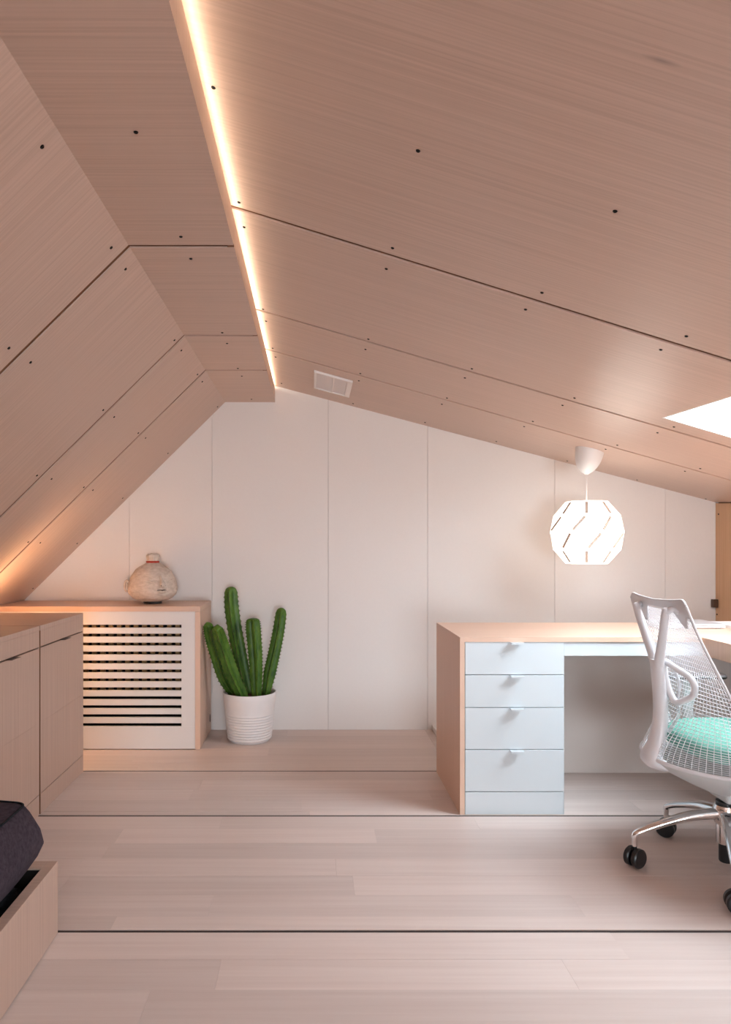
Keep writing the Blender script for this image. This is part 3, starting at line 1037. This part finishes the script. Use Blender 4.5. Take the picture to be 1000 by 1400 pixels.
def vbox(name, x0, x1, y0, y1, t0, t1, mat):
    bm = bmesh.new()
    bm_box(bm, x0, x1, y0, y1, -t1, -t0, 0.0012)
    for v in bm.verts: v.co.z += ZR(vc.x + v.co.x, vc.y + v.co.y) - vc.z
    return bm_obj(name, bm, mat, ve)


fw = 0.012
vbox('frame', -vw, vw, vh - fw, vh, 0.0008, 0.013, M['vent'])
vbox('frame', -vw, vw, -vh, -vh + fw, 0.0008, 0.013, M['vent'])
vbox('frame', -vw, -vw + fw, -vh + fw, vh - fw, 0.0008, 0.013, M['vent'])
vbox('frame', vw - 2.4 * fw, vw, -vh + fw, vh - fw, 0.0008, 0.012, M['vent'])
vbox('mullion', -0.005, 0.006, -vh + fw, vh - fw, 0.0008, 0.011, M['vent'])
vbox('field', -vw + fw, -0.005, -vh + fw, vh - fw, 0.0008, 0.007, M['vent_inset'])
vbox('field', 0.006, vw - 2.4 * fw, -vh + fw, vh - fw, 0.0008, 0.007, M['vent_inset'])

# ------------------------------------------------------------------ pendant lamp
LY = 3.70
LX = (802.5 - VX) * LY / F
LK = LY / F / 3.571       # metres per crop pixel
lz = lambda y: CH + (VY - (600 + y / 3.571)) * LY / F
pl = empty('pendant_lamp', (LX, LY, lz(457)))
tag(pl, 'glowing faceted white pendant lamp hanging over the desk', 'lamp')
ringr = [95 * 1.02, 148 * 1.04, 163 * 1.10, 150 * 1.03, 95 * 1.02]
ringz = [(457 - y) * LK for y in (306, 376, 456, 541, 609)]
ringa = [0, 0, -22.5, -45, -45]
NP = 8
A0 = math.degrees(math.atan2(-LY, -LX))


def lampv(k, ang, push=0.0):
    a = math.radians(A0 + ang)
    r = ringr[k] * LK + push
    return Vector((r * math.cos(a), r * math.sin(a), ringz[k]))


for s in range(NP):
    V, Fc = [], []
    b0 = 45.0 * s
    for k in range(5):
        V.append(lampv(k, b0 + ringa[k])); V.append(lampv(k, b0 + ringa[k] + 45.0))
    for k in range(4):
        Fc.append((2 * k, 2 * k + 1, 2 * k + 3, 2 * k + 2))
    pnl = mesh_obj('shade_panel', V, Fc, M['shade'], pl)
    so_ = pnl.modifiers.new('thickness', 'SOLIDIFY'); so_.thickness = 0.0012; so_.offset = -1
    for k in range(4):
        p, q = lampv(k, b0 + ringa[k], 0.0012), lampv(k + 1, b0 + ringa[k + 1], 0.0022)
        a, b = p.lerp(q, 0.09), p.lerp(q, 0.89)
        out = Vector(((a.x + b.x) / 2, (a.y + b.y) / 2, 0)).normalized()
        side = (b - a).cross(out).normalized() * (0.0080 if k == 0 else 0.0065)
        quad_board('slot', [a + side, b + side, b - side, a - side], -out * 0.0024, M['slot'], pnl)
bm = bmesh.new()
lathe(bm, [(0.0022, 0.0), (0.0022, 0.30)], 8)
zc_bot = lz(174) - lz(457)
bm = bmesh.new()
sweep(bm, [Vector((0, 0, ringz[0] - 0.03)), Vector((0, 0, (ringz[0] + zc_bot) / 2)), Vector((0, 0, zc_bot + 0.01))], 0.0028, 8, ref=Vector((1, 0, 0)))
bm_obj('cord', bm, M['white_plastic'], pl, True)
# spider holding the shade
bm = bmesh.new()
for q in range(4):
    a = q * PI / 2
    r = ringr[0] * LK
    sweep(bm, [Vector((0, 0, ringz[0] - 0.004)), Vector((r * math.cos(a) * .98, r * math.sin(a) * .98, ringz[0] - 0.004))], 0.0015, 6, ref=Vector((0, 0, 1)))
bm_obj('shade_holder', bm, M['white_plastic'], pl)
ctop = ZR(LX + 0.012, LY) - lz(457)
bm = bmesh.new()
R0 = 0.071
Hc = ctop - zc_bot + 0.008
lathe(bm, [(0, 0.0), (0.008, 0.0), (0.016, 0.006), (0.032, 0.016), (0.048, 0.034), (0.060, 0.058), (0.068, 0.088), (R0, Hc), (0, Hc)], 32)
for v in bm.verts:
    t = max(0.0, min(1.0, v.co.z / Hc))
    v.co.x += 0.016 * t
    v.co.z += zc_bot - (v.co.x - 0.012) * cs(LY)[1] * t ** 3 - 0.0085 * t ** 2
bm_obj('canopy', bm, M['white_plastic'], pl, True, angle=40)

# ------------------------------------------------------------------ office chair
HX, HY = 1.43, 2.405
ch = empty('office_chair', (HX, HY, 0))
tag(ch, 'white mesh-back swivel office chair with mint seat and chrome base', 'office chair')
CO = Vector((HX, HY, 0))
W_, MS = M['chair_white'], M['chair_mesh']


def cw(x, y, z): return Vector((x, y, z)) - CO


# five-star base
hubm = bmesh.new()
lathe(hubm, [(0, 0.10), (0.030, 0.10), (0.030, 0.165), (0.036, 0.17), (0.040, 0.185), (0.040, 0.222), (0.036, 0.232), (0, 0.232)], 28)
bm_obj('base_hub', hubm, M['chrome'], ch, True, angle=40)
bm = bmesh.new()
lathe(bm, [(0, 0.035), (0.020, 0.035), (0.022, 0.04), (0.022, 0.101), (0, 0.101)], 20)
bm_obj('column_foot', bm, M['black_plastic'], ch, True, angle=40)
bm = bmesh.new()
lathe(bm, [(0.031, 0.2325), (0.031, 0.245), (0.025, 0.248), (0.025, 0.285), (0, 0.285)], 24)
bm_obj('column_collar', bm, M['black_plastic'], ch, True, angle=40)
R5 = 0.300
bm = bmesh.new()
for s in (-1, 1):
    lathe(bm, [(0, 0), (0.030, 0), (0.0335, 0.004), (0.0335, 0.017), (0.029, 0.021), (0, 0.0225)], 28)
    vs_new = [v for v in bm.verts if not v.tag]
    for v in vs_new:
        x, y, z = v.co
        v.co = Vector((x, s * (z + 0.0045), y + 0.0335))
        v.tag = True
bm_box(bm, -0.012, 0.012, -0.0044, 0.0044, 0.030, 0.062)
caster_me = bpy.data.meshes.new('caster')
bmesh.ops.recalc_face_normals(bm, faces=bm.faces)
bm.to_mesh(caster_me); bm.free()
for p in caster_me.polygons: p.use_smooth = True
caster_me.set_sharp_from_angle(angle=math.radians(35))
caster_me.materials.append(M['black_plastic'])
casang = [0.5, -0.7, 1.2, 2.2, -0.3]
for k, deg in enumerate((173, 101, 29, -43, -115)):
    a = math.radians(deg)
    d = Vector((math.cos(a), math.sin(a), 0))
    pts = [d * 0.030 + Vector((0, 0, 0.200)), d * 0.12 + Vector((0, 0, 0.186)), d * 0.21 + Vector((0, 0, 0.156)), d * 0.275 + Vector((0, 0, 0.128)), d * (R5 - 0.002) + Vector((0, 0, 0.112)), d * R5 + Vector((0, 0, 0.088)), d * R5 + Vector((0, 0, 0.072))]
    path = catmull(pts, 5)
    bm = bmesh.new()
    side = Vector((-d.y, d.x, 0))
    sweep(bm, path, lerp_list([(0.024, 0.020), (0.021, 0.0165), (0.0175, 0.0135), (0.0145, 0.012), (0.012, 0.012), (0.0095, 0.0095), (0.0088, 0.0088)], len(path)), 14, ref=side)
    lg = bm_obj('base_leg', bm, M['chrome'], ch, True, angle=50)
    ca = bpy.data.objects.new('caster', caster_me)
    ca.location = d * R5 + Vector((0, 0, 0.0))
    ca.rotation_euler = (0, 0, casang[k])
    link(ca, ch)
    bm = bmesh.new()
    lathe(bm, [(0, 0.055), (0.0065, 0.055), (0.0065, 0.0735), (0, 0.0735)], 10)
    pi_ = bm_obj('caster_pin', bm, M['black_plastic'], ca, True, angle=40)
    pi_.location = (0, 0, 0)

# back membrane: parameter u across (-1 near .. 1 far), v up (0 rim .. 1 top)
ZM = [0.398, 0.43, 0.47, 0.53, 0.60, 0.68, 0.78, 0.87, 0.949]
XCEN = [1.165, 1.178, 1.202, 1.245, 1.275, 1.285, 1.262, 1.222, 1.182]       # centre line X
XEDG = [1.385, 1.385, 1.375, 1.352, 1.322, 1.290, 1.247, 1.212, 1.190]       # side edge X
WED = [0.262, 0.268, 0.272, 0.266, 0.252, 0.236, 0.215, 0.199, 0.190]        # half width


def interp(arr, t):
    t = max(0.0, min(1.0, t)) * (len(arr) - 1)
    k = min(int(t), len(arr) - 2)
    f = t - k
    p0, p1, p2, p3 = arr[max(k - 1, 0)], arr[k], arr[k + 1], arr[min(k + 2, len(arr) - 1)]
    return 0.5 * ((2 * p1) + (p2 - p0) * f + (2 * p0 - 5 * p1 + 4 * p2 - p3) * f * f + (3 * p1 - p0 - 3 * p2 + p3) * f ** 3)


def memb(u, v):
    z = interp(ZM, v)
    xc, xe, hw = interp(XCEN, v), interp(XEDG, v), interp(WED, v)
    low = max(0.0, 1 - v / 0.42)
    p = 2.0 - 0.0 * low
    phi = u * math.radians(82)
    # round plan near the seat, shallow curve higher up
    xr = xc + (xe - xc) * (1 - math.cos(phi)) / (1 - math.cos(math.radians(82)))
    yr = hw * math.sin(phi) / math.sin(math.radians(82))
    xf = xc + (xe - xc) * abs(u) ** 2
    yf = hw * u
    x = xr * low + xf * (1 - low)
    y = yr * low + yf * (1 - low)
    if v > 0.9: z += (v - 0.9) / 0.1 * (0.008 * abs(u) ** 4 - 0.008 * (1 - abs(u)) - 0.022 * max(0.0, (abs(u) - 0.86) / 0.14) ** 2)
    return cw(x, HY + y, z)


NU, NV = 34, 46
VTOP = 0.935
V, Fc = [], []
for j in range(NV + 1):
    for i in range(NU + 1):
        V.append(memb(-1 + 2 * i / NU, 0.012 + (VTOP - 0.012) * j / NV))
for j in range(NV):
    for i in range(NU):
        a = j * (NU + 1) + i
        Fc.append((a, a + 1, a + NU + 2, a + NU + 1))
bk = mesh_obj('back_mesh', V, Fc, MS, ch)
wm = bk.modifiers.new('lattice', 'WIREFRAME')
wm.thickness = 0.0031
wm.use_even_offset = False
wm.use_boundary = True
tag(bk, 'white open lattice suspension back')


def strip(name, us, vs__, thick, mat, parent):
    V, Fc = [], []
    for u in us:
        for v in vs__: V.append(memb(u, v))
    m = len(vs__)
    for i in range(len(us) - 1):
        for j in range(m - 1):
            a = i * m + j
            Fc.append((a, a + 1, a + m + 1, a + m))
    o = mesh_obj(name, V, Fc, mat, parent, True)
    s = o.modifiers.new('thickness', 'SOLIDIFY'); s.thickness = thick; s.offset = 0
    return o


def frange(a, b, n): return [a + (b - a) * k / n for k in range(n + 1)]


# solid top band, dipping at the two corners where the tower arms attach
V, Fc = [], []
us = frange(-1, 1, 40)
for u in us:
    low_v = 0.945 - 0.085 * math.exp(-((abs(u) - 0.66) / 0.16) ** 2) - 0.045 * max(0, (abs(u) - 0.5) / 0.5) ** 2
    for q in range(7): V.append(memb(u, low_v + (1 - low_v) * q / 6))
for i in range(40):
    for j in range(6):
        a = i * 7 + j
        Fc.append((a, a + 1, a + 8, a + 7))
tb = mesh_obj('top_band', V, Fc, W_, ch, True)
s_ = tb.modifiers.new('thickness', 'SOLIDIFY'); s_.thickness = 0.006; s_.offset = 0
for e in (-1, 1):
    bm = bmesh.new()
    path = [memb(e, v) for v in frange(0.0, 1.0, 40)]
    sweep(bm, path, (0.0035, 0.0045), 8, ref=Vector((0, 1, 0)))
    bm_obj('edge_cord', bm, W_, ch, True)
bm = bmesh.new()
path = [memb(u, 1.0) for u in frange(-1, 1, 40)]
sweep(bm, path, (0.0035, 0.0045), 8, ref=Vector((0, 0, 1)))
bm_obj('top_edge', bm, W_, ch, True)
# seat rim at the lower edge, carried on forward round the seat
rim = [memb(u, 0.0) for u in frange(-1, 1, 30)]
front = [cw(1.50, HY + 0.268, .405), cw(1.62, HY + 0.255, .415), cw(1.70, HY + 0.20, .415), cw(1.725, HY, .412), cw(1.70, HY - 0.20, .415), cw(1.62, HY - 0.255, .415), cw(1.50, HY - 0.268, .405)]
loop = rim + catmull(front, 5)
bm = bmesh.new()
sweep(bm, loop, (0.007, 0.006), 10, closed=True, ref=Vector((0, 0, 1)))
bm_obj('seat_rim', bm, W_, ch, True)
# seat pan below the rim
bm = bmesh.new()
NL = len(loop)
levels = [(1.0, 0.0), (0.975, -0.010), (0.90, -0.028), (0.74, -0.055), (0.52, -0.085), (0.30, -0.112), (0.17, -0.125)]
cz = 0.40
rings = []
for sc, dz in levels:
    ring = []
    for p in loop:
        cx_ = Vector((0.055 * (1 - (1 - sc)), 0, p.z)) if False else Vector((0.03 * sc, 0, 0))
        q = Vector((cx_.x + (p.x - 0.03) * sc, p.y * sc, p.z + dz))
        ring.append(bm.verts.new(q))
    rings.append(ring)
for A, B in zip(rings, rings[1:]):
    for i in range(NL): bm.faces.new([A[i], A[(i + 1) % NL], B[(i + 1) % NL], B[i]])
bm.faces.new(rings[-1])
sp2 = bm_obj('seat_pan', bm, M['chair_grey'], ch, True)
s_ = sp2.modifiers.new('thickness', 'SOLIDIFY'); s_.thickness = 0.005; s_.offset = 1
# cushion
cb, _r = cushion('cushion', 1.262, 1.70, HY - 0.235, HY + 0.235, [(0.045, 0.418), (0.012, 0.424), (0.0, 0.440), (0.003, 0.462), (0.018, 0.478), (0.045, 0.486), (0.085, 0.4885)], 0.17, M['mint'], CO)
cb.name = 'seat'
cb.parent = ch
tag(cb, 'mint green fabric seat')
# tower (spine) with two arms
sp_pts = [cw(1.205, HY, 0.372), cw(1.168, HY, 0.392), cw(1.188, HY, 0.44), cw(1.204, HY, 0.53), cw(1.201, HY, 0.62), cw(1.193, HY, 0.70), cw(1.190, HY, 0.735)]
path = catmull(sp_pts, 8)
bm = bmesh.new()
sweep(bm, path, lerp_list([(0.060, 0.020), (0.052, 0.026), (0.036, 0.027), (0.027, 0.0235), (0.026, 0.0215), (0.030, 0.0195), (0.030, 0.017)], len(path)), 18, ref=Vector((0, 1, 0)))
bm_obj('tower', bm, W_, ch, True, angle=60)
for s in (-1, 1):
    pts = [cw(1.195, HY + s * 0.010, 0.695), cw(1.190, HY + s * 0.022, 0.74), cw(1.182, HY + s * 0.056, 0.81), cw(1.173, HY + s * 0.088, 0.875), cw(1.169, HY + s * 0.104, 0.912)]
    path = catmull(pts, 8)
    n = len(path)
    rad = lerp_list([(0.016, 0.018), (0.0155, 0.0165), (0.0145, 0.0145), (0.0135, 0.0135), (0.0115, 0.012)], n)
    bm = bmesh.new()
    sweep(bm, path, rad, 14, ref=Vector((0, 1, 0)))
    tip = blob
    ar = bm_obj('tower_arm', bm, W_, ch, True, angle=60)
    blob('arm_tip', path[-1], (0.012, 0.0118, 0.012), W_, ar, 16)
    bm = bmesh.new()
    e = memb(s * 0.66, 0.93)
    sweep(bm, catmull([path[-1] + Vector((0.002, 0, -0.004)), (path[-1] + e) / 2 + Vector((0, 0, 0.006)), e], 5), [0.011] * 6 + [0.008] * 5, 10, ref=Vector((0, 0, 1)))
    bm_obj('arm_link', bm, W_, ar, True)
# lumbar support loop between tower and back
def lum(px, py, Y): return P(px, py, Y) - CO
loop_px = [(909, 905, 2.40), (925, 914, 2.36), (943, 926, 2.32), (950, 938, 2.31), (949, 950, 2.32), (940, 956, 2.34), (926, 960, 2.37), (917, 948, 2.39), (910, 925, 2.40)]
lp_ = catmull([lum(*q) for q in loop_px], 6, closed=True)
bm = bmesh.new()
sweep(bm, lp_, (0.011, 0.0115), 10, closed=True, ref=Vector((1, 0, 0)))
ll = bm_obj('lumbar_loop', bm, W_, ch, True)
arc = catmull([lum(922, 914, 2.40), lum(928, 930, 2.40), lum(929, 945, 2.40), lum(927, 958, 2.40), lum(928, 975, 2.41), lum(921, 990, 2.43), lum(914, 1000, 2.44)], 6)
bm = bmesh.new()
sweep(bm, arc, 0.0052, 8, ref=Vector((0, 1, 0)))
bm_obj('lumbar_strut', bm, W_, ll, True)
lp2 = catmull([Vector((p.x, -p.y + 0.0, p.z)) for p in [lum(*q) for q in loop_px]], 6, closed=True)
bm = bmesh.new()
sweep(bm, lp2, (0.0095, 0.0085), 10, closed=True, ref=Vector((1, 0, 0)))
bm_obj('lumbar_loop', bm, W_, ch, True)
# arm rests
for s in (-1, 1):
    y = HY + s * 0.305
    bm = bmesh.new()
    path = catmull([cw(1.46, HY + s * 0.20, 0.37), cw(1.46, HY + s * 0.275, 0.385), cw(1.465, y, 0.43), cw(1.465, y, 0.53), cw(1.47, y, 0.606)], 6)
    sweep(bm, path, lerp_list([(0.012, 0.022), (0.012, 0.022), (0.012, 0.022), (0.011, 0.02), (0.012, 0.028)], len(path)), 12, ref=Vector((0, 1, 0)))
    asu = bm_obj('arm_support', bm, M['chair_grey'], ch, True)
    pts = []
    bm = bmesh.new()
    path = catmull([cw(1.385, y, 0.618), cw(1.40, y, 0.620), cw(1.50, y, 0.620), cw(1.58, y, 0.620), cw(1.602, y, 0.619)], 6)
    n = len(path)
    rr = [(0.040 * math.sqrt(max(0.05, 1 - abs(2 * i / (n - 1) - 1) ** 6)), 0.0125 * math.sqrt(max(0.1, 1 - abs(2 * i / (n - 1) - 1) ** 8))) for i in range(n)]
    sweep(bm, path, rr, 16, ref=Vector((0, 1, 0)))
    bm_obj('arm_pad', bm, M['arm_pad'], ch, True, angle=50)
# tilt mechanism under the seat
box('tilt_mechanism', 1.40, 1.53, HY - 0.06, HY + 0.06, 0.250, 0.300, M['chair_grey'], ch, 0.012, 3, off=CO)
